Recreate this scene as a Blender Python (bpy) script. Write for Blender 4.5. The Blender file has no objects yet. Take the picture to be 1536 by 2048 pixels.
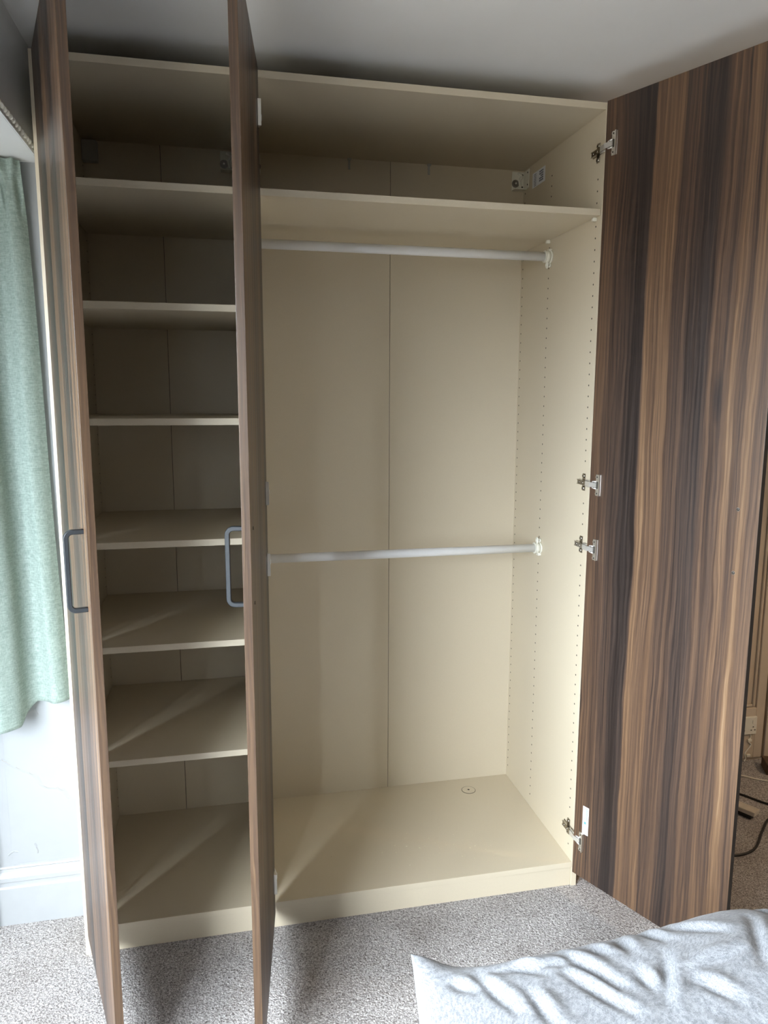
import bpy, bmesh, math, random
from mathutils import Vector, Matrix, noise
random.seed(7)
SC = bpy.context.scene
COL = SC.collection
PI = math.pi

# ------------------------------------------------------------ camera
cam = bpy.data.cameras.new('camera')
cam.sensor_fit = 'HORIZONTAL'
cam.sensor_width = 36.0
cam.lens = 1476.0 / 1536.0 * 36.0
cam.clip_start = 0.02
camo = bpy.data.objects.new('camera', cam)
COL.objects.link(camo)
camo.matrix_world = (Matrix.Translation((0.4279, -2.0079, 1.5629)) @ Matrix.Rotation(-0.21097, 4, 'Z')
                     @ Matrix.Rotation(1.41774, 4, 'X') @ Matrix.Rotation(0.00336, 4, 'Z'))
SC.camera = camo

# ------------------------------------------------------------ world, lights, exposure
world = bpy.data.worlds.new('world')
SC.world = world
world.use_nodes = True
nt = world.node_tree
bg = nt.nodes['Background']
# overcast sky above the horizon, duller ground below it
tcw = nt.nodes.new('ShaderNodeTexCoord')
sepw = nt.nodes.new('ShaderNodeSeparateXYZ')
nt.links.new(tcw.outputs['Generated'], sepw.inputs[0])
rw = nt.nodes.new('ShaderNodeValToRGB')
mw = nt.nodes.new('ShaderNodeMath')
mw.operation = 'MULTIPLY_ADD'
mw.inputs[1].default_value = 0.5
mw.inputs[2].default_value = 0.5
nt.links.new(sepw.outputs[2], mw.inputs[0])
nt.links.new(mw.outputs[0], rw.inputs[0])
e = rw.color_ramp.elements
e[0].position = 0.47
e[0].color = (0.080, 0.076, 0.066, 1)
e[1].position = 0.54
e[1].color = (0.60, 0.68, 0.76, 1)
e2 = e.new(0.80)
e2.color = (0.86, 0.94, 1.0, 1)
nt.links.new(rw.outputs[0], bg.inputs[0])
bg.inputs[1].default_value = 25.0


def portal(name, loc, direction, sx, sy):
    l = bpy.data.lights.new(name, 'AREA')
    l.shape = 'RECTANGLE'
    l.size = sx
    l.size_y = sy
    l.cycles.is_portal = True
    o = bpy.data.objects.new(name, l)
    COL.objects.link(o)
    o.location = loc
    o.rotation_euler = Vector(direction).to_track_quat('-Z', 'Y').to_euler()
    return o


# daylight enters through the panes of the bay window (left of the camera)
portal('daylight_main', (-0.985, -1.525, 1.43), (1, 0, 0), 0.90, 1.40)
portal('daylight_side', (-0.695, -2.235, 1.43), (0.69, 0.724, 0), 0.84, 1.40)

SC.view_settings.view_transform = 'Standard'
SC.view_settings.look = 'None'
SC.view_settings.gamma = 1.0
SC.view_settings.exposure = 1.32
try:
    SC.view_settings.use_curve_mapping = False
except Exception:
    pass


# ------------------------------------------------------------ material helpers
def lin(r, g, b):
    f = lambda c: (c / 255 / 12.92) if c / 255 <= 0.04045 else ((c / 255 + 0.055) / 1.055) ** 2.4
    return (f(r), f(g), f(b), 1)


class NT:
    def __init__(self, name):
        self.m = bpy.data.materials.new(name)
        self.m.use_nodes = True
        self.t = self.m.node_tree
        self.b = self.t.nodes['Principled BSDF']

    def n(self, typ, **kw):
        o = self.t.nodes.new(typ)
        for k, v in kw.items():
            setattr(o, k, v)
        return o

    def l(self, a, b):
        self.t.links.new(a, b)

    def set(self, **kw):
        for k, v in kw.items():
            self.b.inputs[k.replace('_', ' ')].default_value = v

    def coord(self, kind='Object', scale=(1, 1, 1)):
        tc = self.n('ShaderNodeTexCoord')
        mp = self.n('ShaderNodeMapping')
        mp.inputs['Scale'].default_value = scale
        self.l(tc.outputs[kind], mp.inputs[0])
        return mp.outputs[0]

    def noise(self, vec, scale, detail=3, rough=0.5, dist=0.0):
        o = self.n('ShaderNodeTexNoise')
        o.inputs['Scale'].default_value = scale
        o.inputs['Detail'].default_value = detail
        o.inputs['Roughness'].default_value = rough
        o.inputs['Distortion'].default_value = dist
        self.l(vec, o.inputs['Vector'])
        return o.outputs['Fac']

    def ramp(self, fac, stops, interp='LINEAR'):
        o = self.n('ShaderNodeValToRGB')
        o.color_ramp.interpolation = interp
        e = o.color_ramp.elements
        while len(e) < len(stops):
            e.new(0.5)
        for i, (p, c) in enumerate(stops):
            e[i].position = p
            e[i].color = c if len(c) == 4 else (*c, 1)
        self.l(fac, o.inputs[0])
        return o.outputs[0]

    def math(self, op, a, b=None, c=None):
        o = self.n('ShaderNodeMath', operation=op)
        for i, v in enumerate((a, b, c)):
            if v is None:
                continue
            if isinstance(v, (int, float)):
                o.inputs[i].default_value = v
            else:
                self.l(v, o.inputs[i])
        return o.outputs[0]

    def mix(self, fac, a, b, mode='MIX'):
        o = self.n('ShaderNodeMix', data_type='RGBA', blend_type=mode)
        for s, v in ((o.inputs[0], fac), (o.inputs[6], a), (o.inputs[7], b)):
            if isinstance(v, (int, float)):
                s.default_value = v
            elif isinstance(v, tuple):
                s.default_value = v
            else:
                self.l(v, s)
        return o.outputs[2]

    def bump(self, h, strength, dist=0.001):
        o = self.n('ShaderNodeBump')
        o.inputs['Strength'].default_value = strength
        o.inputs['Distance'].default_value = dist
        self.l(h, o.inputs['Height'])
        self.l(o.outputs[0], self.b.inputs['Normal'])


def mat_plain(name, col, rough=0.5, metal=0.0, var=0.04, scale=40, bump=0.0, bscale=200, spec=0.5):
    a = NT(name)
    a.set(Roughness=rough, Metallic=metal)
    a.b.inputs['Specular IOR Level'].default_value = spec
    v = a.coord()
    f = a.noise(v, scale, 4)
    lo = tuple(c * (1 - var) for c in col[:3]) + (1,)
    hi = tuple(min(1, c * (1 + var)) for c in col[:3]) + (1,)
    a.l(a.ramp(f, [(0.3, lo), (0.7, hi)]), a.b.inputs['Base Color'])
    if bump:
        a.bump(a.noise(v, bscale, 3), bump)
    return a.m


def mat_melamine(name, col):
    a = NT(name)
    a.set(Roughness=0.42)
    v = a.coord()
    f = a.noise(v, 900, 2)
    g = a.noise(v, 3, 2)
    c = a.mix(0.5, a.ramp(f, [(0.3, tuple(x * 0.93 for x in col[:3])), (0.7, tuple(min(1, x * 1.05) for x in col[:3]))]),
              a.ramp(g, [(0.3, tuple(x * 0.97 for x in col[:3])), (0.7, tuple(min(1, x * 1.02) for x in col[:3]))]))
    a.l(c, a.b.inputs['Base Color'])
    a.bump(f, 0.12, 0.0004)
    return a.m


def mat_wood(name, xoff=0.0, tone=1.0):
    """walnut print: x across the door (0..0.5), z along the grain"""
    a = NT(name)
    a.set(Roughness=0.36)
    a.b.inputs['Specular IOR Level'].default_value = 0.5
    tc = a.n('ShaderNodeTexCoord')
    sep = a.n('ShaderNodeSeparateXYZ')
    a.l(tc.outputs['Object'], sep.inputs[0])
    x, y, z = sep.outputs
    x = a.math('ADD', x, y)
    x = a.math('ADD', x, xoff)

    def vec(xs, zs, ox=0.0, xin=None):
        c = a.n('ShaderNodeCombineXYZ')
        a.l(a.math('MULTIPLY', xin if xin is not None else x, xs), c.inputs[0])
        c.inputs[1].default_value = ox
        a.l(a.math('MULTIPLY', z, zs), c.inputs[2])
        return c.outputs[0]
    w1 = a.math('MULTIPLY', a.math('SUBTRACT', a.noise(vec(5, 1.1, 3.1), 1, 2), 0.5), 0.036)
    w2 = a.math('MULTIPLY', a.math('SUBTRACT', a.noise(vec(24, 3.2, 7.7), 1, 2), 0.5), 0.013)
    w3 = a.math('MULTIPLY', a.math('SUBTRACT', a.noise(vec(60, 9, 11.7), 1, 2), 0.5), 0.006)
    xw = a.math('ADD', a.math('ADD', a.math('ADD', x, w1), w2), w3)
    # board tones across the door, soft and sharp borders
    u = a.math('MULTIPLY', xw, 2.0)
    G = lambda g: (g, g, g, 1)
    base = a.ramp(u, [(0.00, G(.44)), (0.07, G(.50)), (0.13, G(.36)), (0.19, G(.30)), (0.24, G(.18)), (0.295, G(.15)), (0.31, G(.66)),
                      (0.38, G(.54)), (0.45, G(.64)), (0.48, G(.36)), (0.55, G(.42)), (0.60, G(.22)), (0.67, G(.18)), (0.71, G(.52)),
                      (0.77, G(.40)), (0.81, G(.66)), (0.86, G(.46)), (0.91, G(.74)), (0.95, G(.50)), (1.0, G(.62))])
    s1 = a.noise(vec(38, 0.55, 1.3, xw), 1, 3, 0.6)
    s2 = a.noise(vec(150, 1.2, 5.3, xw), 1, 4, 0.65)
    s3 = a.noise(vec(620, 9.0, 9.3), 1, 3, 0.7)
    # cathedral rings
    rings = a.math('SINE', a.math('MULTIPLY', a.math('ADD', xw, a.math('MULTIPLY', a.noise(vec(7, 0.9, 2.2), 1, 1), 0.10)), 620))
    t = a.math('ADD', base, a.math('MULTIPLY', a.math('SUBTRACT', s1, 0.5), 0.50))
    t = a.math('ADD', t, a.math('MULTIPLY', a.math('SUBTRACT', s2, 0.5), 0.85))
    t = a.math('ADD', t, a.math('MULTIPLY', a.math('SUBTRACT', s3, 0.5), 0.36))
    t = a.math('ADD', t, a.math('MULTIPLY', rings, 0.035))
    # dark knots
    vk = a.n('ShaderNodeTexVoronoi')
    vk.inputs['Scale'].default_value = 1.0
    a.l(vec(9, 1.7, 4.0, xw), vk.inputs['Vector'])
    k = a.ramp(vk.outputs['Distance'], [(0.0, G(0.30)), (0.13, G(0.0))])
    t = a.math('SUBTRACT', t, k)
    T = tone
    sc = lambda c: (c[0] * T, c[1] * T, c[2] * T, 1)
    col = a.ramp(t, [(0.02, sc((.018, .012, .010))), (0.22, sc((.036, .0235, .0185))), (0.42, sc((.074, .043, .028))),
                     (0.62, sc((.135, .076, .042))), (0.82, sc((.225, .132, .068))), (1.0, sc((.32, .205, .115)))])
    a.l(col, a.b.inputs['Base Color'])
    rr = a.ramp(s2, [(0.3, G(.30)), (0.7, G(.46))])
    a.l(rr, a.b.inputs['Roughness'])
    a.bump(a.math('ADD', s3, s2), 0.18, 0.0006)
    return a.m


def mat_carpet():
    a = NT('carpet')
    a.set(Roughness=1.0)
    a.b.inputs['Specular IOR Level'].default_value = 0.05
    v = a.coord()
    vo = a.n('ShaderNodeTexVoronoi')
    vo.inputs['Scale'].default_value = 170
    a.l(v, vo.inputs['Vector'])
    n1 = a.noise(v, 190, 3, 0.65, 1.0)
    n2 = a.noise(v, 5, 4, 0.6)
    n3 = a.noise(v, 400, 2)
    f = a.math('ADD', a.math('MULTIPLY', n1, 0.7), a.math('MULTIPLY', n3, 0.3))
    c = a.ramp(f, [(0.36, (.13, .112, .108)), (0.46, (.33, .31, .305)), (0.56, (.60, .58, .575)), (0.67, (.80, .78, .775))])
    c = a.mix(1.0, c, a.ramp(n2, [(0.25, (.74, .72, .70, 1)), (0.60, (1, 1, 1, 1))]), 'MULTIPLY')
    a.l(c, a.b.inputs['Base Color'])
    a.bump(a.math('SUBTRACT', f, a.math('MULTIPLY', vo.outputs['Distance'], 0.5)), 0.9, 0.006)
    return a.m


def mat_fabric(name, c0, c1, sx=900, sy=900, rough=0.95, bump=0.5, trans=0.0, axis=(1, 1, 1), slub=60, kind='Object'):
    a = NT(name)
    a.set(Roughness=rough)
    a.b.inputs['Specular IOR Level'].default_value = 0.15
    v1 = a.coord(kind, (sx * .12, sx * .12, sx))
    v2 = a.coord(kind, (sy, sy, sy * .12))
    n1 = a.noise(v1, 1, 2)
    n2 = a.noise(v2, 1, 2)
    n3 = a.noise(a.coord(kind), slub, 4)
    f = a.math('ADD', a.math('MULTIPLY', a.math('ADD', n1, n2), 0.38), a.math('MULTIPLY', n3, 0.24))
    a.l(a.ramp(f, [(0.40, c0), (0.60, c1)]), a.b.inputs['Base Color'])
    if trans:
        a.b.inputs['Transmission Weight'].default_value = 0
    a.b.inputs['Sheen Weight'].default_value = 0.15
    a.bump(f, bump, 0.0015)
    return a.m


M = {}
M['cream'] = mat_melamine('cream_melamine', (0.63, 0.55, 0.415))
M['wood'] = mat_wood('walnut_print', 0.0, 0.9)
M['wood_b'] = mat_wood('walnut_print_second', 0.07, 0.85)
M['wood_edge'] = mat_wood('walnut_edge', 0.21, 0.48)
M['edge_black'] = mat_plain('dark_edge_band', (0.018, 0.016, 0.015), 0.45)
M['carpet'] = mat_carpet()
M['plaster_dimmed'] = mat_plain('white_plaster_dimmed', (0.31, 0.322, 0.332), 0.8, var=0.04, scale=5, bump=0.25, bscale=18)  # white plaster greyed in colour to hold back strong window light
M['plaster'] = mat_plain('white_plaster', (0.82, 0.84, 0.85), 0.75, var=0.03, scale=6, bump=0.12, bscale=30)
M['ceiling'] = mat_plain('ceiling_paint', (0.82, 0.82, 0.81), 0.7, var=0.02, scale=4, bump=0.06, bscale=60)
M['backpaint'] = mat_plain('shade_tinted_white_paint', (0.58, 0.49, 0.38), 0.5, var=0.06, scale=9, bump=0.1, bscale=25)  # white paint with its brownish shade mixed into the colour
M['darkpaint'] = mat_plain('unseen_wall_dark', (0.20, 0.165, 0.13), 0.8)  # unseen walls coloured dark to cut the light they bounce
M['gloss'] = mat_plain('white_gloss_dimmed', (0.34, 0.352, 0.362), 0.35, var=0.03, scale=14, bump=0.1, bscale=60)  # white gloss, colour darkened against the window light
M['nickel'] = mat_plain('nickel_plated_steel', (0.90, 0.87, 0.80), 0.34, 1.0, var=0.05)
M['nickel_dark'] = mat_plain('nickel_dark_copy', (0.42, 0.39, 0.34), 0.2, 1.0, var=0.1)  # darker copy of the nickel, for contrast with the links
M['nickel_arm'] = mat_plain('nickel_lit_copy', (0.95, 0.94, 0.92), 0.42, 0.85, var=0.02)  # lighter nickel copy, the window's reflection put into its colour
M['steel_dark'] = mat_plain('dark_zinc', (0.30, 0.29, 0.27), 0.35, 1.0)  # plain dark grey zinc for screws and washers
M['blackmetal'] = mat_plain('black_powder_coat', (0.018, 0.021, 0.024), 0.42, 0.0, var=0.12, scale=300, bump=0.25, bscale=700)
M['white_rail'] = mat_plain('white_enamelled_steel', (0.82, 0.82, 0.82), 0.28, var=0.01)
M['ivory'] = mat_plain('ivory_plastic', (0.80, 0.78, 0.68), 0.4, var=0.02)
M['greyplastic'] = mat_plain('grey_plastic', (0.42, 0.42, 0.39), 0.5)
M['hole'] = mat_plain('hole_shade', (0.05, 0.042, 0.032), 0.9)  # dark colour stands in for shade inside holes, slots and gaps
M['black'] = mat_plain('black_rubber', (0.012, 0.012, 0.013), 0.45)
M['paper'] = mat_plain('white_paper', (0.80, 0.82, 0.86), 0.6, var=0.02)
M['ink'] = mat_plain('grey_ink', (0.10, 0.12, 0.18), 0.7)
M['ink_teal'] = mat_plain('teal_ink', (0.10, 0.30, 0.33), 0.7)
M['dust'] = mat_plain('pale_chippings', (0.75, 0.68, 0.52), 0.9)
M['brownblock'] = mat_plain('stained_timber', (0.10, 0.06, 0.035), 0.6, var=0.2)
M['palewood'] = mat_plain('pale_painted_timber', (0.55, 0.50, 0.42), 0.6, var=0.08)
M['crack'] = mat_plain('dirty_crack', (0.30, 0.29, 0.27), 0.9, var=0.2)
M['curtain'] = mat_fabric('mint_linen', (0.36, 0.455, 0.41), (0.57, 0.67, 0.615), 420, 900, bump=0.5, slub=160)
M['linen'] = mat_fabric('pale_grey_linen', (0.155, 0.162, 0.177), (0.32, 0.33, 0.35), 900, 900, bump=0.6, slub=420)
M['mattress'] = mat_fabric('mattress_ticking', (0.60, 0.60, 0.60), (0.72, 0.72, 0.72))


# ------------------------------------------------------------ mesh helpers
def box(bm, x0, x1, y0, y1, z0, z1, mi=0, T=None):
    vs = [bm.verts.new((x, y, z)) for z in (z0, z1) for y in (y0, y1) for x in (x0, x1)]
    fs = []
    for q in ((0, 2, 3, 1), (4, 5, 7, 6), (0, 1, 5, 4), (2, 6, 7, 3), (0, 4, 6, 2), (1, 3, 7, 5)):
        f = bm.faces.new([vs[i] for i in q])
        f.material_index = mi
        fs.append(f)
    if T is not None:
        bmesh.ops.transform(bm, matrix=T, verts=vs)
    return vs, fs


def bevel(bm, w, seg=2, edges=None):
    bmesh.ops.bevel(bm, geom=edges or list(bm.edges), offset=w, segments=seg, affect='EDGES', profile=0.5, clamp_overlap=True)


def cyl(bm, c, axis, r, length, n=20, mi=0, r2=None, smooth=True, caps=True):
    """cylinder from c along axis"""
    a = Vector(axis).normalized()
    q = a.to_track_quat('Z', 'Y').to_matrix()
    r2 = r if r2 is None else r2
    rings = []
    for t, rr in ((0, r), (length, r2)):
        rings.append([bm.verts.new(Vector(c) + q @ Vector((math.cos(2 * PI * i / n) * rr, math.sin(2 * PI * i / n) * rr, t))) for i in range(n)])
    for i in range(n):
        f = bm.faces.new((rings[0][i], rings[0][(i + 1) % n], rings[1][(i + 1) % n], rings[1][i]))
        f.material_index = mi
        f.smooth = smooth
    if caps:
        f = bm.faces.new(rings[1]); f.material_index = mi
        f = bm.faces.new(rings[0][::-1]); f.material_index = mi
    return rings


def tube(bm, pts, r, n=10, mi=0, sx=1.0, sy=1.0, close=True, up=(0, 0, 1)):
    pts = [Vector(p) for p in pts]
    rings = []
    for i, p in enumerate(pts):
        d = (pts[min(i + 1, len(pts) - 1)] - pts[max(i - 1, 0)]).normalized()
        u = Vector(up)
        if abs(d.dot(u)) > 0.95:
            u = Vector((0, 1, 0))
        s = d.cross(u).normalized()
        w = s.cross(d).normalized()
        rings.append([bm.verts.new(p + s * math.cos(2 * PI * k / n) * r * sx + w * math.sin(2 * PI * k / n) * r * sy) for k in range(n)])
    for a, b in zip(rings, rings[1:]):
        for k in range(n):
            f = bm.faces.new((a[k], a[(k + 1) % n], b[(k + 1) % n], b[k]))
            f.smooth = True
            f.material_index = mi
    if close:
        bm.faces.new(rings[0][::-1]).material_index = mi
        bm.faces.new(rings[-1]).material_index = mi


def catmull(pts, sub=8):
    P = [Vector(p) for p in pts]
    P = [P[0] * 2 - P[1]] + P + [P[-1] * 2 - P[-2]]
    out = []
    for i in range(1, len(P) - 2):
        for k in range(sub):
            t = k / sub
            a, b, c, d = P[i - 1:i + 3]
            out.append(0.5 * ((2 * b) + (c - a) * t + (2 * a - 5 * b + 4 * c - d) * t * t + (3 * b - a - 3 * c + d) * t ** 3))
    out.append(P[-2])
    return out


def obj(name, bm, mats, parent=None, loc=None, kind=None, label=None):
    bmesh.ops.recalc_face_normals(bm, faces=list(bm.faces))
    me = bpy.data.meshes.new(name)
    bm.to_mesh(me)
    bm.free()
    for m in (mats if isinstance(mats, (list, tuple)) else [mats]):
        me.materials.append(M[m])
    o = bpy.data.objects.new(name, me)
    COL.objects.link(o)
    if parent:
        o.parent = parent
    if loc:
        o.location = loc
    if kind:
        o['kind'] = kind
    if label:
        o['label'] = label
    return o


def NB():
    return bmesh.new()


def boxobj(name, dims, mat, parent=None, bev=0.0008, kind=None, label=None, seg=2):
    bm = NB()
    box(bm, *dims)
    if bev:
        bevel(bm, bev, seg)
    return obj(name, bm, mat, parent, kind=kind, label=label)


def thing(name, loc, label, cat, group=None, rz=0.0):
    o = bpy.data.objects.new(name, None)
    o.empty_display_size = 0.1
    COL.objects.link(o)
    o.location = loc
    o.rotation_euler = (0, 0, rz)
    o['label'] = label
    o['category'] = cat
    if group:
        o['group'] = group
    return o


def tag(o, label, cat, group=None):
    o['label'] = label
    o['category'] = cat
    if group:
        o['group'] = group
    return o


# ------------------------------------------------------------ the setting
XL, YB, ZC, ZL = -0.03, 0.63, 2.433, 2.171     # left wall, back wall, ceiling, lintel underside
YR = 0.195                                      # return wall of the bay
S = 'structure'
boxobj('floor', (-1.2, 4.2, -3.8, 1.9, -0.05, 0.0), 'carpet', bev=0, kind=S)
boxobj('ceiling', (-0.23, 4.2, -3.8, 1.9, ZC, ZC + 0.05), 'ceiling', bev=0, kind=S)
# left wall: solid by the wardrobe, lintel over the bay, solid near the front wall
bm = NB()
box(bm, XL - 0.2, XL, YR, 1.9, 0, ZC)
box(bm, XL - 0.2, XL, -2.66, YR, ZL, ZC)
box(bm, XL - 0.2, XL, -3.8, -2.66, 0, ZC)
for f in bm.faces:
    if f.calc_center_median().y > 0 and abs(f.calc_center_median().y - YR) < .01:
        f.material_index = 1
wall_left = obj('wall_left', bm, ['plaster', 'plaster_dimmed'], kind=S)
boxobj('wall_back', (XL, 2.686, YB, YB + 0.08, 0, ZC), 'backpaint', bev=0, kind=S)
boxobj('wall_front', (XL - 0.2, 4.2, -3.88, -3.8, 0, ZC), 'darkpaint', bev=0, kind=S)
boxobj('wall_right', (4.2, 4.28, -3.8, 1.9, 0, ZC), 'darkpaint', bev=0, kind=S)
boxobj('wall_alcove', (2.66, 4.2, 0.78, 0.86, 0, ZC), 'backpaint', bev=0, kind=S)


# bay: return wall (facing the camera), oblique and front facets, soffit
def facet_wall(bm, a, b, z0, z1, th=0.08):
    a, b = Vector((*a, 0)), Vector((*b, 0))
    d = (b - a).normalized()
    n = Vector((d.y, -d.x, 0)) * th
    vs = []
    for z in (z0, z1):
        for p in (a, b, b + n, a + n):
            vs.append(bm.verts.new((p.x, p.y, z)))
    for q in ((0, 1, 2, 3), (4, 7, 6, 5), (0, 4, 5, 1), (1, 5, 6, 2), (2, 6, 7, 3), (3, 7, 4, 0)):
        bm.faces.new([vs[i] for i in q])


bay = [(XL - 0.2, YR), (-0.34, YR), (-0.90, -0.55), (-0.98, -1.10), (-0.98, -1.95), (-0.40, -2.505), (-0.23, -2.66)]
bm = NB()
# wall strip that carries the opening's jamb, solid for its full height
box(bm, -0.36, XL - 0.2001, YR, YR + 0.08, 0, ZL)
wall_return = obj('wall_bay_return', bm, 'plaster_dimmed', kind=S)
bm = NB()
for i in range(1, 6):
    a, b = bay[i], bay[i + 1]
    if i in (1, 2, 5):
        facet_wall(bm, b, a, 0, ZL)
        continue
    facet_wall(bm, b, a, 0, 0.74)
    facet_wall(bm, b, a, 2.12, ZL)
obj('wall_bay', bm, 'plaster', kind=S)
bm = NB()
vs0 = [bm.verts.new((x, y, ZL)) for x, y in [(XL - 0.2, YR)] + bay[1:]]
vs1 = [bm.verts.new((v.co.x, v.co.y, ZL + 0.05)) for v in vs0]
bm.faces.new(vs0); bm.faces.new(vs1[::-1])
for i in range(len(vs0)):
    j = (i + 1) % len(vs0)
    bm.faces.new((vs0[i], vs1[i], vs1[j], vs0[j]))
obj('ceiling_bay', bm, 'plaster', kind=S)
# window frames of the bay (out of the picture, they shape the daylight)
for k, (a, b) in enumerate(((bay[3], bay[4]), (bay[4], bay[5]))):
    A, B = Vector((*a, 0)), Vector((*b, 0))
    d = (B - A)
    L = d.length
    win = bpy.data.objects.new('window_%d' % (k + 1), None)
    COL.objects.link(win)
    win['kind'] = S
    win.location = A
    win.rotation_euler = (0, 0, math.atan2(d.y, d.x))
    bm = NB()
    nseg = max(1, round(L / 0.75))
    for i in range(nseg + 1):
        x = i * L / nseg
        box(bm, max(0, x - 0.03), min(L, x + 0.03), -0.055, -0.005, 0.74, 2.12)
    box(bm, 0, L, -0.054, -0.006, 0.74, 0.80)
    box(bm, 0, L, -0.054, -0.006, 2.06, 2.12)
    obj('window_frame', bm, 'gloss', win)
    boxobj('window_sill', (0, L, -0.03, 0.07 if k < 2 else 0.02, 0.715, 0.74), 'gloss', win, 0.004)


# moulded baseboard of the bay return wall
def profile_run(name, prof, x0, x1, y, mat, kind=S, parent=None):
    bm = NB()
    r0 = [bm.verts.new((x0, y - d, z)) for d, z in prof]
    r1 = [bm.verts.new((x1, y - d, z)) for d, z in prof]
    for i in range(len(prof) - 1):
        f = bm.faces.new((r0[i], r1[i], r1[i + 1], r0[i + 1]))
    bm.faces.new(r0); bm.faces.new(r1[::-1])
    bm.faces.new((r0[0], r0[-1], r1[-1], r1[0]))
    return obj(name, bm, mat, parent, kind=kind)


prof = [(0, 0), (0.020, 0), (0.020, 0.118), (0.0175, 0.124), (0.013, 0.127), (0.013, 0.133), (0.016, 0.137), (0.016, 0.150),
        (0.012, 0.158), (0.007, 0.164), (0.005, 0.172), (0.008, 0.176), (0.006, 0.181), (0, 0.184)]
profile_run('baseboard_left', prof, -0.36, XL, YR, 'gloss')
profile_run('baseboard_back', [(0, 0), (0.006, 0), (0.006, 0.012), (0, 0.013)], 1.52, 2.686, YB, 'backpaint')


# cracks in the plaster: thin raised filler ridge with a broken dark line
def crack(pts, w=0.0015, dark=True):
    path = []
    for i in range(len(pts) - 1):
        a, b = Vector(pts[i]), Vector(pts[i + 1])
        n = max(2, int((b - a).length / 0.006))
        for k in range(n):
            p = a.lerp(b, k / n)
            path.append((p.x + random.uniform(-1, 1) * .0012, p.y + random.uniform(-1, 1) * .0016))
    bm = NB()
    for i in range(len(path) - 1):
        a, b = path[i], path[i + 1]
        for sgn, ww, yy, mi in ((1, w * 2.6, 0.0012, 0), (1, w * 0.5, 0.0016, 1)):
            if mi == 1 and (not dark or random.random() < 0.45):
                continue
            d = Vector((b[0] - a[0], b[1] - a[1])).normalized()
            nx, nz = -d.y * ww, d.x * ww
            y = YR - yy
            q = [(a[0] + nx, YR, a[1] + nz), (a[0], y, a[1]), (b[0], y, b[1]), (b[0] + nx, YR, b[1] + nz), (b[0] - nx, YR, b[1] - nz), (a[0] - nx, YR, a[1] - nz)]
            if mi:
                q = [(p[0], min(p[1], YR - 0.0013), p[2]) for p in q]
            v = [bm.verts.new(p) for p in q]
            bm.faces.new((v[0], v[1], v[2], v[3])).material_index = mi
            bm.faces.new((v[1], v[5], v[4], v[2])).material_index = mi
    o = obj('plaster_crack', bm, ['plaster_dimmed', 'crack'], wall_return)
    return o


crack([(-0.27, 0.535), (-0.242, 0.521), (-0.20, 0.490), (-0.165, 0.470), (-0.145, 0.452), (-0.138, 0.432), (-0.12, 0.418), (-0.092, 0.414), (-0.075, 0.402), (-0.055, 0.372)], 0.0022)
crack([(-0.165, 0.650), (-0.150, 0.662), (-0.135, 0.668), (-0.125, 0.64)], 0.0012)
crack([(-0.165, 0.245), (-0.158, 0.225), (-0.160, 0.205)], 0.0011)
crack([(-0.24, 0.215), (-0.225, 0.225), (-0.205, 0.222)], 0.0011, False)

# beaded trim along the lower edge of the lintel
tr = boxobj('trim_1', (XL, XL + 0.004, -2.5, YR - 0.004, ZL - 0.0, ZL + 0.010), 'plaster', bev=0.0012, kind=S)
bead_me = None
for i in range(60):
    y = YR - 0.014 - i * 0.0235 + random.uniform(-.003, .003)
    if bead_me is None:
        bm = NB()
        bmesh.ops.create_uvsphere(bm, u_segments=8, v_segments=6, radius=0.0042, matrix=Matrix.Diagonal((1.3, 0.8, 1.6, 1)))
        b = obj('glider', bm, 'ivory', tr)
        bead_me = b.data
    else:
        b = bpy.data.objects.new('glider', bead_me)
        COL.objects.link(b)
        b.parent = tr
    b.location = (XL + 0.007, y, ZL + 0.012)

# raised panelling on the back wall, right of the wardrobe
for nm, d in (('trim_2', (2.642, 2.684, YB - 0.016, YB, 0.013, 2.3)), ('trim_3', (1.56, 2.642, YB - 0.016, YB, 0.0131, 0.245))):
    boxobj(nm, d, 'backpaint', bev=0.003, kind=S)
boxobj('trim_4', (2.628, 2.640, YB - 0.010, YB, 0.247, 2.3), 'backpaint', bev=0.004, kind=S)
boxobj('trim_5', (1.56, 2.627, YB - 0.010, YB, 0.247, 0.259), 'backpaint', bev=0.004, kind=S)
boxobj('gap_shade', (2.686, 2.7019, YB + .025, YB + .03, 0, 2.3), 'hole', bev=0, kind=S)  # dark backing set in the gap in place of its shade
boxobj('trim_6', (2.702, 2.80, YB - 0.012, YB + 0.15, 0.0, 2.3), 'backpaint', bev=0.003, kind=S)


# ------------------------------------------------------------ wardrobe parts
H, D, ZB, TH = 2.371, 0.577, 0.084, 0.018
HINGE_Z = (2.248, 1.315, 1.124, 0.192)
W_D, T_D, Z_D0, Z_D1 = 0.497, 0.018, 0.072, 2.363


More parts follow.
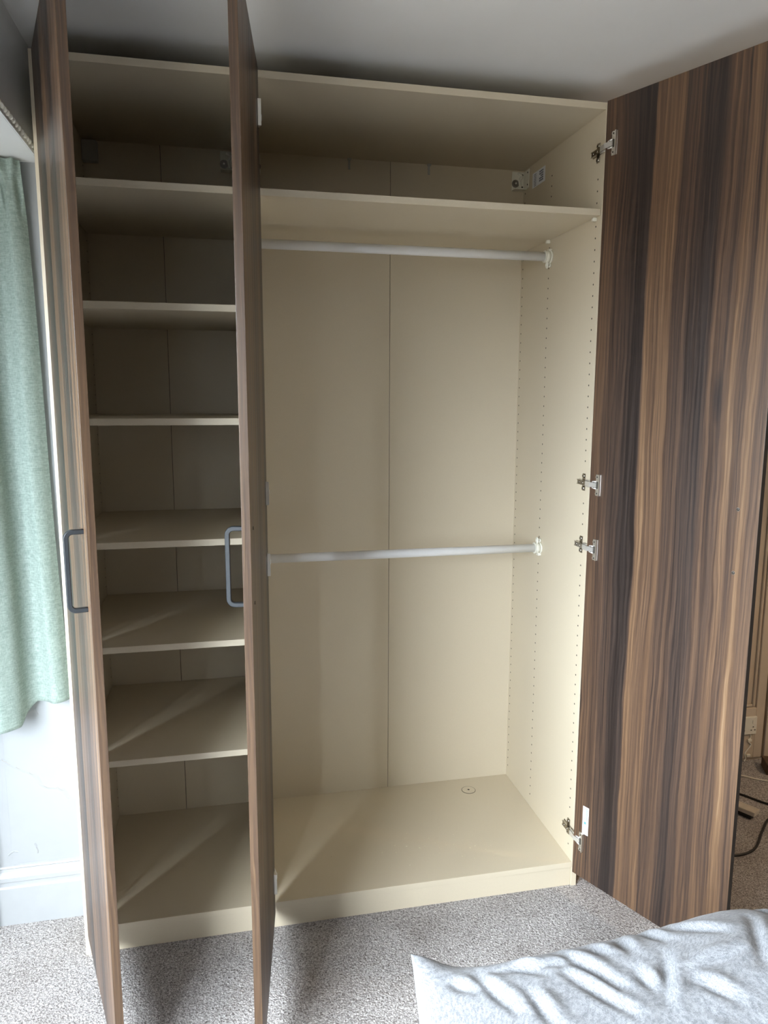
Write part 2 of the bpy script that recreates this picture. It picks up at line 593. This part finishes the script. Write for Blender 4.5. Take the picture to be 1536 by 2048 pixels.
def make_cabinet(name, x0, w, label, shelves, group):
    t = thing(name, (x0, 0, 0), label, 'wardrobe', group)
    boxobj('side_panel', (0, TH, 0, D + .004, 0, H), 'cream', t)
    boxobj('side_panel', (w - TH, w, 0, D + .004, 0, H), 'cream', t)
    boxobj('top_panel', (TH, w - TH, 0, D, H - TH, H), 'cream', t)
    boxobj('bottom_panel', (TH, w - TH, 0, D, ZB - TH, ZB), 'cream', t)
    boxobj('plinth', (TH + .0008, w - TH - .0008, 0.005, 0.021, 0, ZB - TH - .0030), 'cream', t)
    m = w / 2
    for a, b in ((TH * .5, m - .0007), (m + .0007, w - TH * .5)):
        boxobj('back_panel', (a, b, D, D + .003, 0.02, H - .004), 'cream', t, 0.0006)
    # centre strip in the groove between the halves
    boxobj('back_strip', (m - .006, m + .006, D + .003, D + .006, 0.02, H - .004), 'hole', t, 0)
    for z in shelves:
        sh = boxobj('shelf', (TH + .0012, w - TH - .0012, 0.004, D - .006, z - TH, z), 'cream', t)
        for px in (TH, w - TH):
            for py in (0.030, 0.342):
                s = 1 if px < w / 2 else -1
                bm = NB()
                box(bm, min(px, px + s * .011), max(px, px + s * .011), py - .005, py + .005, z - TH - .0105, z - TH - .0002)
                bevel(bm, .0015, 2)
                cyl(bm, (px, py, z - TH - .007), (s, 0, 0), .0035, .013, 10)
                obj('shelf_pin', bm, 'ivory', sh)
    # rows of drilled holes
    for side, px in ((0, TH), (1, w - TH)):
        bm = NB()
        s = 1 if side == 0 else -1
        for py in (0.030, 0.342, 0.562):
            for k in range(68):
                z = 0.130 + k * 0.032
                if z > H - .06:
                    break
                if py < .1 and any(abs(z - hz) < .045 for hz in HINGE_Z):
                    continue
                if any(-0.034 < z - q < .006 for q in shelves):
                    continue
                # flat dark disc standing proud, painted as the shade in the hole
                cyl(bm, (px - s * .002, py, z), (s, 0, 0), .0027, .00225, 8, smooth=False)
        obj('pin_hole', bm, 'hole', t, kind='stuff')
    return t


LEFT_SH = (2.092, 1.801, 1.509, 1.185, 0.899, 0.574)
cabL = make_cabinet('wardrobe_cabinet', 0.0, 0.5, 'narrow cream wardrobe cabinet with six shelves, beside the mint curtain', LEFT_SH, 'wardrobe cabinets side by side')
cabR = make_cabinet('wardrobe_cabinet', 0.5, 1.0, 'wide cream wardrobe cabinet with two white clothes rails and two walnut doors', (2.0926,), 'wardrobe cabinets side by side')


# ------------------------------------------------------------ doors
def make_door(par, hx, hy, ang, sgn, wood):
    """local: x from the hinge edge to the free edge, y=0 inner face, outer face on -y*sgn side"""
    bm = NB()
    y0, y1 = (-T_D, 0) if sgn > 0 else (0, T_D)
    box(bm, 0, W_D, y0, y1, Z_D0, Z_D1)
    bevel(bm, .0009, 2)
    for f in bm.faces:
        c = f.calc_center_median()
        n = f.normal
        if c.x > W_D - .003 and abs(n.x) > .5:
            f.material_index = 1 if sgn < 0 else 2
    d = obj('door', bm, [wood, 'edge_black', 'wood_edge'], par)
    px = par.location.x
    d.location = (hx - px, hy, 0)
    # inner-face direction
    d.rotation_euler = (0, 0, -math.radians(ang) if sgn > 0 else PI + math.radians(ang))
    return d


def arc(c, r, a0, a1, n=7):
    return [(c[0] + r * math.cos(a0 + (a1 - a0) * i / n), c[1] + r * math.sin(a0 + (a1 - a0) * i / n)) for i in range(n + 1)]


def make_handle(door, sgn):
    # D-shaped bar pull on the outer face; path in (out, z)
    zc, hz, out, r = 1.215, 0.086, 0.034, 0.013
    yo = -T_D * sgn
    path = [(0, zc - hz + .005)] + arc((out - r, zc - hz + .005 + r), r, -PI / 2, 0) + arc((out - r, zc + hz - .005 - r), r, 0, PI / 2) + [(0, zc + hz - .005)]
    bm = NB()
    pts = [Vector((0, yo - o * sgn, z)) for o, z in path]
    # rectangular section with rounded edges
    sec = [(-.0055, -.0035), (-.0035, -.005), (.0035, -.005), (.0055, -.0035), (.0055, .0035), (.0035, .005), (-.0035, .005), (-.0055, .0035)]
    rings = []
    for i, p in enumerate(pts):
        t = (pts[min(i + 1, len(pts) - 1)] - pts[max(i - 1, 0)]).normalized()
        s = Vector((1, 0, 0))
        n = t.cross(s).normalized()
        rings.append([bm.verts.new(p + s * a + n * b) for a, b in sec])
    for a, b in zip(rings, rings[1:]):
        for k in range(8):
            bm.faces.new((a[k], a[(k + 1) % 8], b[(k + 1) % 8], b[k])).smooth = k % 2 == 0
    bm.faces.new(rings[0]); bm.faces.new(rings[-1][::-1])
    h = obj('handle', bm, 'blackmetal', door)
    h.location = (0.452, 0, 0)
    # fixing screws on the inner face
    for z in (1.295, 1.135):
        bm = NB()
        s = sgn
        cyl(bm, (0.445, -.001 * s, z), (0, s, 0), .0046, .0013, 16, 0)
        cyl(bm, (0.445, 0, z), (0, s, 0), .0039, .0014, 12, 1)
        cyl(bm, (0.4462, 0, z + .0012), (0, s, 0), .0012, .0016, 8, 0)
        obj('screw', bm, ['steel_dark', 'hole'], door)


def make_hinge(cab, door, z, sgn, panel_x):
    """hinge: mounting plate on the side panel, arm, cup plate on the door's inner face"""
    h = bpy.data.objects.new('hinge', None)
    COL.objects.link(h)
    h.parent = cab
    lx = panel_x - cab.location.x
    h.location = (lx, 0.0, z)
    s = sgn            # +1: panel on the left of the opening, inside direction +x
    # mounting plate (cross shaped) with screws
    bm = NB()
    box(bm, min(0, s * .003), max(0, s * .003), 0.008, 0.062, -.0075, .0075)
    box(bm, min(0, s * .0035), max(0, s * .0035), 0.022, 0.038, -.026, .026)
    bevel(bm, .0012, 2)
    for dz in (-.0185, .0185):
        cyl(bm, (0, 0.030, dz), (s, 0, 0), .0062, .0055, 14)
        cyl(bm, (s * .0052, 0.030, dz), (s, 0, 0), .0026, .0006, 8, 1)
    obj('mounting_plate', bm, ['nickel_dark', 'hole'], h)
    # arm: folded channel over the plate
    bm = NB()
    box(bm, min(s * .004, s * .013), max(s * .004, s * .013), 0.000, 0.056, -.0072, -.0056)
    box(bm, min(s * .004, s * .013), max(s * .004, s * .013), 0.000, 0.056, .0056, .0072)
    box(bm, min(s * .0115, s * .0135), max(s * .0115, s * .0135), -0.004, 0.050, -.0072, .0072)
    bevel(bm, .0006, 1)
    for yy in (.018, .040):
        cyl(bm, (s * .0130, yy, 0), (s, 0, 0), .0040, .0016, 12)
        cyl(bm, (s * .0144, yy, 0), (s, 0, 0), .0018, .0004, 8, 1)
    obj('hinge_arm', bm, ['nickel_dark', 'hole'], h)
    # door side, in door coordinates -> cabinet-local
    dm = Matrix.Translation(Vector(door.location) - Vector(h.location)) @ Matrix.Rotation(door.rotation_euler.z, 4, 'Z')
    inn = 1 if s > 0 else -1          # inner face normal in door-local y
    bm = NB()
    # pressed flange: central disc rim + two wings with screw bosses
    y0, y1 = sorted((0.0001 * inn, 0.0022 * inn))
    box(bm, 0.0215, 0.0390, y0, y1, z - .031, z + .031)
    bevel(bm, .0010, 2)
    y0, y1 = sorted((0.0022 * inn, 0.0065 * inn))
    b0 = len(bm.verts)
    for zz in (-.024, .024):
        cyl(bm, (.0290, 0.002 * inn, z + zz), (0, inn, 0), .0058, .0035, 14)
        cyl(bm, (.0290, 0.0054 * inn, z + zz), (0, inn, 0), .0024, .0006, 8, 1)
    # raised lip at the far side of the cup
    box(bm, 0.0350, 0.0385, *sorted((0.002 * inn, 0.0085 * inn)), z - .0305, z + .0305)
    # dark disc painted for the shaded cup recess
    cyl(bm, (.0225, 0.0020 * inn, z), (0, inn, 0), .0120, .0008, 20, 1)
    for v in bm.verts:
        v.co = dm @ v.co
    obj('cup_plate', bm, ['nickel', 'hole'], h)
    # links between arm end and cup
    a = Vector((s * .0125, 0.0, 0))
    b = dm @ Vector((.0250, 0.004 * inn, z))
    mid = (a + b) / 2 + Vector((s * .006, -.002, 0))
    for dz, hw, mi in ((0, .0066, 0),):
        bm = NB()
        path = [a, a.lerp(mid, .6), mid, mid.lerp(b, .5), b]
        rings = []
        for i, p in enumerate(path):
            t = (path[min(i + 1, 4)] - path[max(i - 1, 0)]).normalized()
            n = Vector((-t.y, t.x, 0)) * .0013
            rings.append([bm.verts.new(p + n + Vector((0, 0, -hw))), bm.verts.new(p + n + Vector((0, 0, hw))),
                          bm.verts.new(p - n + Vector((0, 0, hw))), bm.verts.new(p - n + Vector((0, 0, -hw)))])
        for r0, r1 in zip(rings, rings[1:]):
            for k in range(4):
                bm.faces.new((r0[k], r0[(k + 1) % 4], r1[(k + 1) % 4], r1[k]))
        bm.faces.new(rings[0]); bm.faces.new(rings[-1][::-1])
        for dz2 in (-.0085, .0085):
            tube(bm, [a + Vector((-s * .003, .004, dz2)), mid + Vector((-s * .006, 0, dz2)), b + Vector((0, 0, dz2 * 1.2))], .0022, 8)
        obj('hinge_link', bm, 'nickel_arm', h)
    return h


door1 = make_door(cabL, 0.0288, -0.0130, 73.2, 1, 'wood')
door2 = make_door(cabR, 0.5308, -0.032, 96.84, 1, 'wood_b')
door3 = make_door(cabR, 1.4685, -0.0303, 114.94, -1, 'wood')
for d, s in ((door1, 1), (door2, 1), (door3, -1)):
    make_handle(d, s)
for z in HINGE_Z:
    make_hinge(cabL, door1, z, 1, TH)
    make_hinge(cabR, door2, z, 1, 0.5 + TH)
    make_hinge(cabR, door3, z, -1, 1.5 - TH)

# door label near the bottom hinge of the right door (inner face is +y... local y=0, normal -y)
bm = NB()
box(bm, 0.031, 0.053, -.0004, -.00002, 0.222, 0.314)
for i in range(9):
    zz = 0.306 - i * 0.0042
    box(bm, 0.036 + random.uniform(0, .002), 0.040, -.0006, -.0004, zz, zz + .0018, 1)
    box(bm, 0.043, 0.047 + random.uniform(0, .003), -.0006, -.0004, zz, zz + .0022, 1)
box(bm, 0.037, 0.0445, -.0006, -.0004, 0.256, 0.2645, 1)
obj('label_sticker', bm, ['paper', 'ink_teal'], door3, label='white label printed in teal')

# information label high on the right side panel
bm = NB()
X = 0.982
box(bm, X - .0004, X - .00002, 0.397, 0.500, 2.274, 2.322)
for i in range(8):
    zz = 2.314 - i * .0052
    box(bm, X - .0006, X - .0004, 0.468, 0.490 - random.uniform(0, .006), zz, zz + .0020, 1)
for i in range(5):
    for k in range(3):
        if random.random() < .8:
            box(bm, X - .0006, X - .0004, 0.412 + k * .011, 0.4205 + k * .011, 2.282 + i * .0072, 2.287 + i * .0072, 1)
obj('label_sticker', bm, ['paper', 'ink'], cabR, label='small white printed information label')

# ------------------------------------------------------------ clothes rails
for z, in ((2.020,), (1.053,)):
    bm = NB()
    tube(bm, [(TH + .012, 0.330, z), (0.982 - .012, 0.330, z)], .0128, 24, sy=1.12)
    pass
    rail = obj('clothes_rail', bm, 'white_rail', cabR)
    for px, s in ((0.982, -1), (TH, 1)):
        up = 1 if z < 1.5 else -1
        bm = NB()
        cyl(bm, (px, 0.330, z), (s, 0, 0), .0205, .006, 24)
        cyl(bm, (px + s * .006, 0.330, z), (s, 0, 0), .0185, .016, 24)
        cyl(bm, (px + s * .020, 0.330, z), (s, 0, 0), .0195, .003, 24)
        # screw ears, a looped one and a short one
        R = .0085
        ring = []
        for k in range(17):
            th = 2 * PI * k / 16
            ring.append((px + s * .012 + 0 * th, 0.330 + math.cos(th) * R * .75, z + up * .026 + math.sin(th) * R))
        tube(bm, ring, .0032, 8, close=False, up=(1, 0, 0))
        box(bm, min(px, px + s * .010), max(px, px + s * .010), 0.322, 0.338, z - up * .018 - .008, z - up * .018 + .006)
        cyl(bm, (px, .330, z + up * .026), (s, 0, 0), .0070, .006, 14)
        cyl(bm, (px + s * .006, .330, z + up * .026), (s, 0, 0), .0030, .0015, 10, 1)
        obj('rail_bracket', bm, ['ivory', 'hole'], rail)


# ------------------------------------------------------------ hanging brackets in the top corners
def hang_bracket(cab, lx, s, z, cover):
    # s: direction from side panel inwards
    bm = NB()
    x0, x1 = sorted((lx + s * .0002, lx + s * .046))
    y1 = D - .0005
    if cover:
        box(bm, x0, x1, y1 - .028, y1, z - .033, z + .030)
        bevel(bm, .003, 2)
        obj('wall_bracket', bm, 'greyplastic', cab)
        return
    box(bm, x0, x1, y1 - .004, y1, z - .032, z + .030)
    a, b = sorted((lx + s * .0002, lx + s * .0035))
    box(bm, a, b, y1 - .050, y1, z - .032, z + .030)
    box(bm, x0, x1, y1 - .030, y1, z - .034, z - .031)
    bevel(bm, .001, 1)
    p = [(lx + s * .016, y1 - .007, z - .022), (lx + s * .020, y1 - .008, z), (lx + s * .012, y1 - .009, z + .014), (lx + s * .026, y1 - .008, z + .024)]
    tube(bm, catmull(p, 5), .0042, 8)
    for zz in (-.020, .020):
        cyl(bm, (lx + s * .0035, y1 - .040, z + zz), (s, 0, 0), .003, .0006, 8, 1)
        cyl(bm, (lx + s * .008, y1 - .0042, z + zz), (0, -1, 0), .003, .0006, 8, 1)
    br = obj('wall_bracket', bm, ['ivory', 'hole'], cab)
    bm = NB()
    c = (lx + s * .034, y1 - .004, z - .010)
    cyl(bm, c, (0, -1, 0), .0130, .0022, 22)
    cyl(bm, (c[0], c[1] - .0022, c[2]), (0, -1, 0), .0068, .0045, 6)
    cyl(bm, (c[0], c[1] - .0067, c[2]), (0, -1, 0), .0030, .0012, 10, 1)
    obj('screw', bm, ['steel_dark', 'nickel_arm'], br)


hang_bracket(cabR, 0.982, -1, 2.318, False)
hang_bracket(cabR, TH, 1, 2.318, False)
hang_bracket(cabL, 0.482, -1, 2.318, False)
hang_bracket(cabL, TH, 1, 2.318, True)
for x in (0.358, 0.634):
    bm = NB()
    box(bm, x - .0035, x + .0035, D - .0045, D - .0003, H - TH - .034, H - TH - .0003)
    box(bm, x - .006, x + .006, D - .012, D - .0003, H - TH - .006, H - TH - .0003)
    bevel(bm, .0008, 1)
    obj('back_clip', bm, 'greyplastic', cabR)

# cap over the levelling foot in the bottom panel
bm = NB()
c = (0.797, 0.491, ZB)
cyl(bm, c, (0, 0, 1), .0265, .0008, 32, 0)
cyl(bm, c, (0, 0, 1), .0250, .0011, 32, 1)
cyl(bm, c, (0, 0, 1), .0090, .0018, 20, 1)
cyl(bm, (c[0], c[1], c[2] + .0018), (0, 0, 1), .0042, .0002, 12, 0)
obj('foot_cap', bm, ['hole', 'cream'], cabR)

# drilling crumbs on the floor of the wide cabinet
bm = NB()
for i in range(34):
    x = random.gauss(1.06, .11); y = random.gauss(.175, .055)
    if not (0.55 < x < 1.46 and .02 < y < .5):
        continue
    r = random.uniform(.0008, .0024)
    m = Matrix.Translation((x, y, ZB + r * .5)) @ Matrix.Rotation(random.uniform(0, 3), 4, 'Z') @ Matrix.Diagonal((1.6, .8, .6, 1))
    bmesh.ops.create_icosphere(bm, subdivisions=1, radius=r, matrix=m)
o = obj('wood_crumbs', bm, 'dust', kind='stuff')
tag(o, 'pale drilling crumbs scattered on the floor of the wide cabinet', 'crumbs')
o['kind'] = 'stuff'

# ------------------------------------------------------------ curtain in the bay
def curtain():
    top = ZL - 0.006
    plan = [(-0.070, .172), (-0.085, .150), (-0.105, .142), (-0.125, .160), (-0.145, .164), (-0.163, .145), (-0.168, .110), (-0.182, .085),
            (-0.205, .066), (-0.230, .092), (-0.262, .098), (-0.292, .072), (-0.300, .030), (-0.335, .010), (-0.372, .022), (-0.402, -.005),
            (-0.420, -.05), (-0.462, -.072), (-0.500, -.075), (-0.525, -.12), (-0.545, -.17), (-0.590, -.19)]
    path = catmull([(x, y, 0) for x, y in plan], 9)
    n = len(path)
    rows = 140
    bm = NB()
    grid = []
    # arc length
    L = [0]
    for a, b in zip(path, path[1:]):
        L.append(L[-1] + (b - a).length)
    for j in range(rows + 1):
        t = j / rows
        row = []
        for i, p in enumerate(path):
            s = i / (n - 1)
            hem = 0.700 - 0.048 * min(1, max(0, (L[i] - .10) / .06))
            z = top + (hem - top) * t
            # gathered heading: tighter, pinched; fuller lower down
            k = min(1, t / .10)
            amp = 0.35 + 0.65 * k
            base = Vector((-0.07 - .52 * s, .150 - .32 * s * s, 0))
            q = base.lerp(p, amp)
            q = q + Vector((0, 1, 0)) * (math.sin(L[i] * 190) * .006 * (1 - k) + math.sin(L[i] * 55 + t * 2) * .003 * (k))
            pin = max(math.exp(-((L[i] - c0) / .007) ** 2) for c0 in (.020, .058, .100, .150, .205, .26, .32, .38, .44, .50))
            q.y += .020 * pin * math.exp(-((t - .055) / .030) ** 2) - .009 * pin * math.exp(-(t / .02) ** 2)
            q.x += .038 * t * max(0, 1 - s * 2.0) + math.sin(t * 7 + s * 9) * .003
            q.y += noise.noise(Vector((L[i] * 6, t * 3.0, 1.7))) * .006
            if t < .07:
                q.y += -.003 * math.sin(PI * t / .07)
            q.y = min(q.y, YR - .006)
            row.append(bm.verts.new((q.x, q.y, z)))
        grid.append(row)
    for a, b in zip(grid, grid[1:]):
        for i in range(n - 1):
            bm.faces.new((a[i], a[i + 1], b[i + 1], b[i])).smooth = True
    bmesh.ops.solidify(bm, geom=list(bm.faces), thickness=.0016)
    t = obj('curtain', bm, 'curtain')
    tag(t, 'mint green linen curtain hanging in the window bay left of the wardrobe', 'curtain')
    # hem stitched band
    bm = NB()
    r0 = grid_pts = None
    bm.free()
    return t


curtain()


# ------------------------------------------------------------ pillow on the bed
def pillow():
    L, W, Hh = 0.98, 0.62, 0.085
    folds = [(0.822, -0.949, 0.851, -1.047), (0.887, -0.947, 0.922, -0.987), (0.972, -0.944, 1.018, -1.058), (0.957, -1.005, 1.009, -1.115),
             (1.083, -0.947, 1.078, -0.992), (1.118, -1.038, 1.07, -1.116), (1.301, -1.01, 1.247, -1.101), (1.18, -0.967, 1.23, -1.018),
             (1.134, -1.102, 1.16, -1.147), (1.145, -1.08, 1.222, -1.071), (0.84, -0.945, 0.968, -0.98), (1.356, -0.948, 1.362, -0.975),
             (1.131, -0.933, 1.143, -0.989), (0.776, -0.945, 0.801, -0.972), (0.886, -1.03, 0.892, -1.088), (1.027, -0.953, 1.037, -0.984),
             (1.062, -1.047, 1.064, -1.087), (1.40, -1.2, 1.30, -1.32), (0.85, -1.2, 1.0, -1.3), (1.1, -1.2, 1.2, -1.35), (1.5, -1.05, 1.45, -1.2)]
    nu, nv = 230, 150
    org = Vector((0.722, -0.872, 0.0))

    def surf(u, v, side):
        # u,v in 0..1, v=0 the far edge
        cu, cv = 2 * u - 1, 2 * v - 1
        # edges pull in between the corners
        x = L * (u + .0) - .030 * (1 - cv * cv) * (-cu) * -1 * (1 if abs(cu) > 0 else 0) * 0
        x = L * u - .30 * W * v * (1 - u) + .035 * (1 - cv ** 2) * (1 - u) ** 3 - .035 * (1 - cv ** 2) * u ** 3
        y = -W * v - .030 * (1 - cu ** 4) * (1 - v) ** 3 + .03 * (1 - cu ** 4) * v ** 3
        body = max(0, (1 - cu ** 4)) ** .62 * max(0, (1 - cv ** 4)) ** .55
        # fuller to the right
        h = Hh * body * (0.80 + 0.62 * math.sin(min(1, max(0, u - .05) * 1.5) * PI / 2) ** 1.3)
        h += body * (.016 * math.exp(-((u - .56) / .10) ** 2) - .010 * math.exp(-((u - .70) / .05) ** 2) + .008 * math.exp(-((u - .80) / .07) ** 2))
        X, Y = org.x + x, org.y + y
        z = 0
        if side > 0:
            z = h
            for (ax, ay, bx, by) in folds:
                a = Vector((ax, ay)); b = Vector((bx, by)); p = Vector((X, Y))
                d = b - a
                t = max(0, min(1, (p - a).dot(d) / d.length_squared))
                q = a + d * t
                nrm = Vector((-d.y, d.x)).normalized()
                sd = (p - q).dot(nrm)
                r = (p - q).length
                w = .0135
                if r < .06:
                    m = .35 + .65 * math.sin(PI * min(1, max(0, t * .9 + .05)))
                    z += (.0055 * math.exp(-((sd - .013) / w) ** 2) - .0090 * math.exp(-((sd + .003) / (w * .75)) ** 2)) * m * math.exp(-((r - abs(sd)) / .012) ** 2) * min(1, body * 1.6)
            z += body * (  .009 * noise.noise(Vector((X * 7, Y * 9, 0.3))) + .0022 * noise.noise(Vector((X * 22, Y * 24, 4.0))) + .0006 * noise.noise(Vector((X * 55 + Y * 20, Y * 40, 9.0))))
        else:
            z = -.36 * h
        # upturned far-left corner, with its ear
        lift = .034 * math.exp(-((u * L) ** 2 + (v * W) ** 2) / .0032) + .008 * math.exp(-((u * L / .12) ** 2))
        zb = 0.548 + lift
        return Vector((X, Y, zb + z))

    bm = NB()
    gt = [[bm.verts.new(surf(i / nu, j / nv, 1)) for i in range(nu + 1)] for j in range(nv + 1)]
    gb = [[gt[j][i] if (i in (0, nu) or j in (0, nv)) else bm.verts.new(surf(i / nu, j / nv, -1)) for i in range(nu + 1)] for j in range(nv + 1)]
    for j in range(nv):
        for i in range(nu):
            bm.faces.new((gt[j][i], gt[j][i + 1], gt[j + 1][i + 1], gt[j + 1][i])).smooth = True
            bm.faces.new((gb[j][i], gb[j + 1][i], gb[j + 1][i + 1], gb[j][i + 1])).smooth = True
    o = obj('pillow', bm, 'linen')
    tag(o, 'rumpled pale grey linen pillow on the bed in the foreground', 'pillow')
    return o


pillow()
bed = thing('bed', (1.55, -1.75, 0), 'bed with a white mattress carrying the grey pillow', 'bed')
bm = NB(); box(bm, -.68, 1.2, -.95, .66, .27, .492); bevel(bm, .04, 4); obj('mattress', bm, 'mattress', bed)
bm = NB(); box(bm, -.66, 1.18, -.93, .62, .08, .27); bevel(bm, .01, 2); obj('bed_base', bm, 'linen', bed)
for x in (-.60, 1.12):
    for y in (-.87, .56):
        bm = NB(); cyl(bm, (x, y, 0), (0, 0, 1), .02, .08, 14); obj('leg', bm, 'black', bed)

# ------------------------------------------------------------ things on the carpet behind the right door
def cable(name, pts, r, mat, label, loc=None):
    bm = NB()
    tube(bm, catmull(pts, 10), r, 10, close=True)
    return tag(obj(name, bm, mat), label, 'cable')


cable('power_cable', [(2.22, .50, .0045), (2.30, .45, .0045), (2.394, .377, .0045), (2.455, .289, .0045), (2.56, .20, .0045), (2.72, .14, .0045)], .0042, 'black', 'black cable lying straight on the carpet behind the wood block')
cable('power_cable', [(1.92, .16, .0045), (2.02, .06, .0045), (2.109, .027, .0045), (2.20, .045, .0045), (2.30, .13, .0045), (2.376, .193, .0045), (2.43, .215, .0045)], .0042, 'black', 'black cable curving across the carpet in front of the wood block')
cable('white_cable', [(2.30, .60, .0035), (2.40, .575, .0035), (2.499, .508, .0035), (2.54, .47, .0035), (2.585, .440, .0035), (2.66, .40, .0035), (2.80, .36, .0035)], .0030, 'ivory', 'thin white cable looping on the carpet near the back wall')

blk = thing('wooden_offcut', (2.32, .25, 0), 'pale painted timber offcut with its shadow as a black slab, lying on the carpet', 'offcut', rz=math.radians(-62))
bm = NB(); box(bm, -.25, .045, -.022, .022, .016, .034); bevel(bm, .003, 2)
obj('block', bm, 'palewood', blk)
bm = NB(); box(bm, -.25, .030, -.018, .018, 0, .016); bevel(bm, .001, 1)
obj('base_shadow', bm, 'black', blk)  # black slab in place of the shadow under the raised block

bx = thing('adapter_box', (2.70, .50, 0), 'brown timber box with a black plug adapter, against the back wall', 'box', rz=math.radians(-25))
bm = NB(); box(bm, -.075, .06, -.045, .045, 0, .045); bevel(bm, .002, 2); obj('box_body', bm, 'brownblock', bx)
bm = NB(); box(bm, -.02, .055, -.05, .02, .0455, .058); bevel(bm, .006, 3); obj('adapter', bm, 'black', bx)

sock = thing('wall_socket', (2.600, YB - .016, .170), 'white double wall socket low on the panelled back wall', 'socket')
bm = NB(); box(bm, -.073, .040, -.012, -.0005, -.040, .040); bevel(bm, .003, 2); obj('face_plate', bm, 'ivory', sock)
for x in (-.030, .022):
    bm = NB(); box(bm, x - .006, x + .006, -.0160, -.0122, .010, .026); bevel(bm, .001, 1); obj('switch', bm, 'ivory', sock)
    bm = NB()
    for dx, dz in ((-.009, -.020), (.009, -.020), (0, -.006)):
        box(bm, x + dx - .003, x + dx + .003, -.0128, -.0121, dz - .0022, dz + .0022)
    obj('pin_slot', bm, 'hole', sock)
wc = YB - .0195
cable('socket_cable', [(2.617, wc, .132), (2.620, wc, .112), (2.612, wc, .095), (2.625, wc, .078), (2.608, wc, .055), (2.598, wc, .036), (2.604, wc, .018), (2.598, wc, .004)], .0026, 'ivory', 'thin cream cable clipped to the wall below the socket')
for k, z in enumerate((.100, .030)):
    bm = NB(); box(bm, 2.606, 2.624, wc - .006, wc + .0035, z - .005, z + .005); bevel(bm, .0015, 2)
    tag(obj('cable_clip', bm, 'ivory'), 'upper cable clip just below the socket' if k == 0 else 'lower cable clip just above the carpet', 'clip', 'clips holding the socket cable')

# ------------------------------------------------------------ assumed pendant lamp, added out of view as warm fill
pend = thing('added_fill_lamp', (3.25, -0.9, ZC), 'added warm fill lamp, out of view, shaped as a drum-shade pendant', 'lamp')
bm = NB(); cyl(bm, (0, 0, 0), (0, 0, -1), .045, .02, 20); tube(bm, [(0, 0, -.02), (0, 0, -.42)], .003, 8); obj('cord', bm, 'white_rail', pend)
bm = NB(); cyl(bm, (0, 0, -.62), (0, 0, 1), .17, .2, 32, r2=.14, caps=False); obj('lamp_shade', bm, 'linen', pend)
pl = bpy.data.lights.new('fill_light', 'POINT')
pl.energy = 15
pl.color = (1.0, 0.70, 0.42)
pl.shadow_soft_size = 0.04
plo = bpy.data.objects.new('fill_light', pl)
COL.objects.link(plo)
plo.location = (3.25, -0.9, ZC - .52)
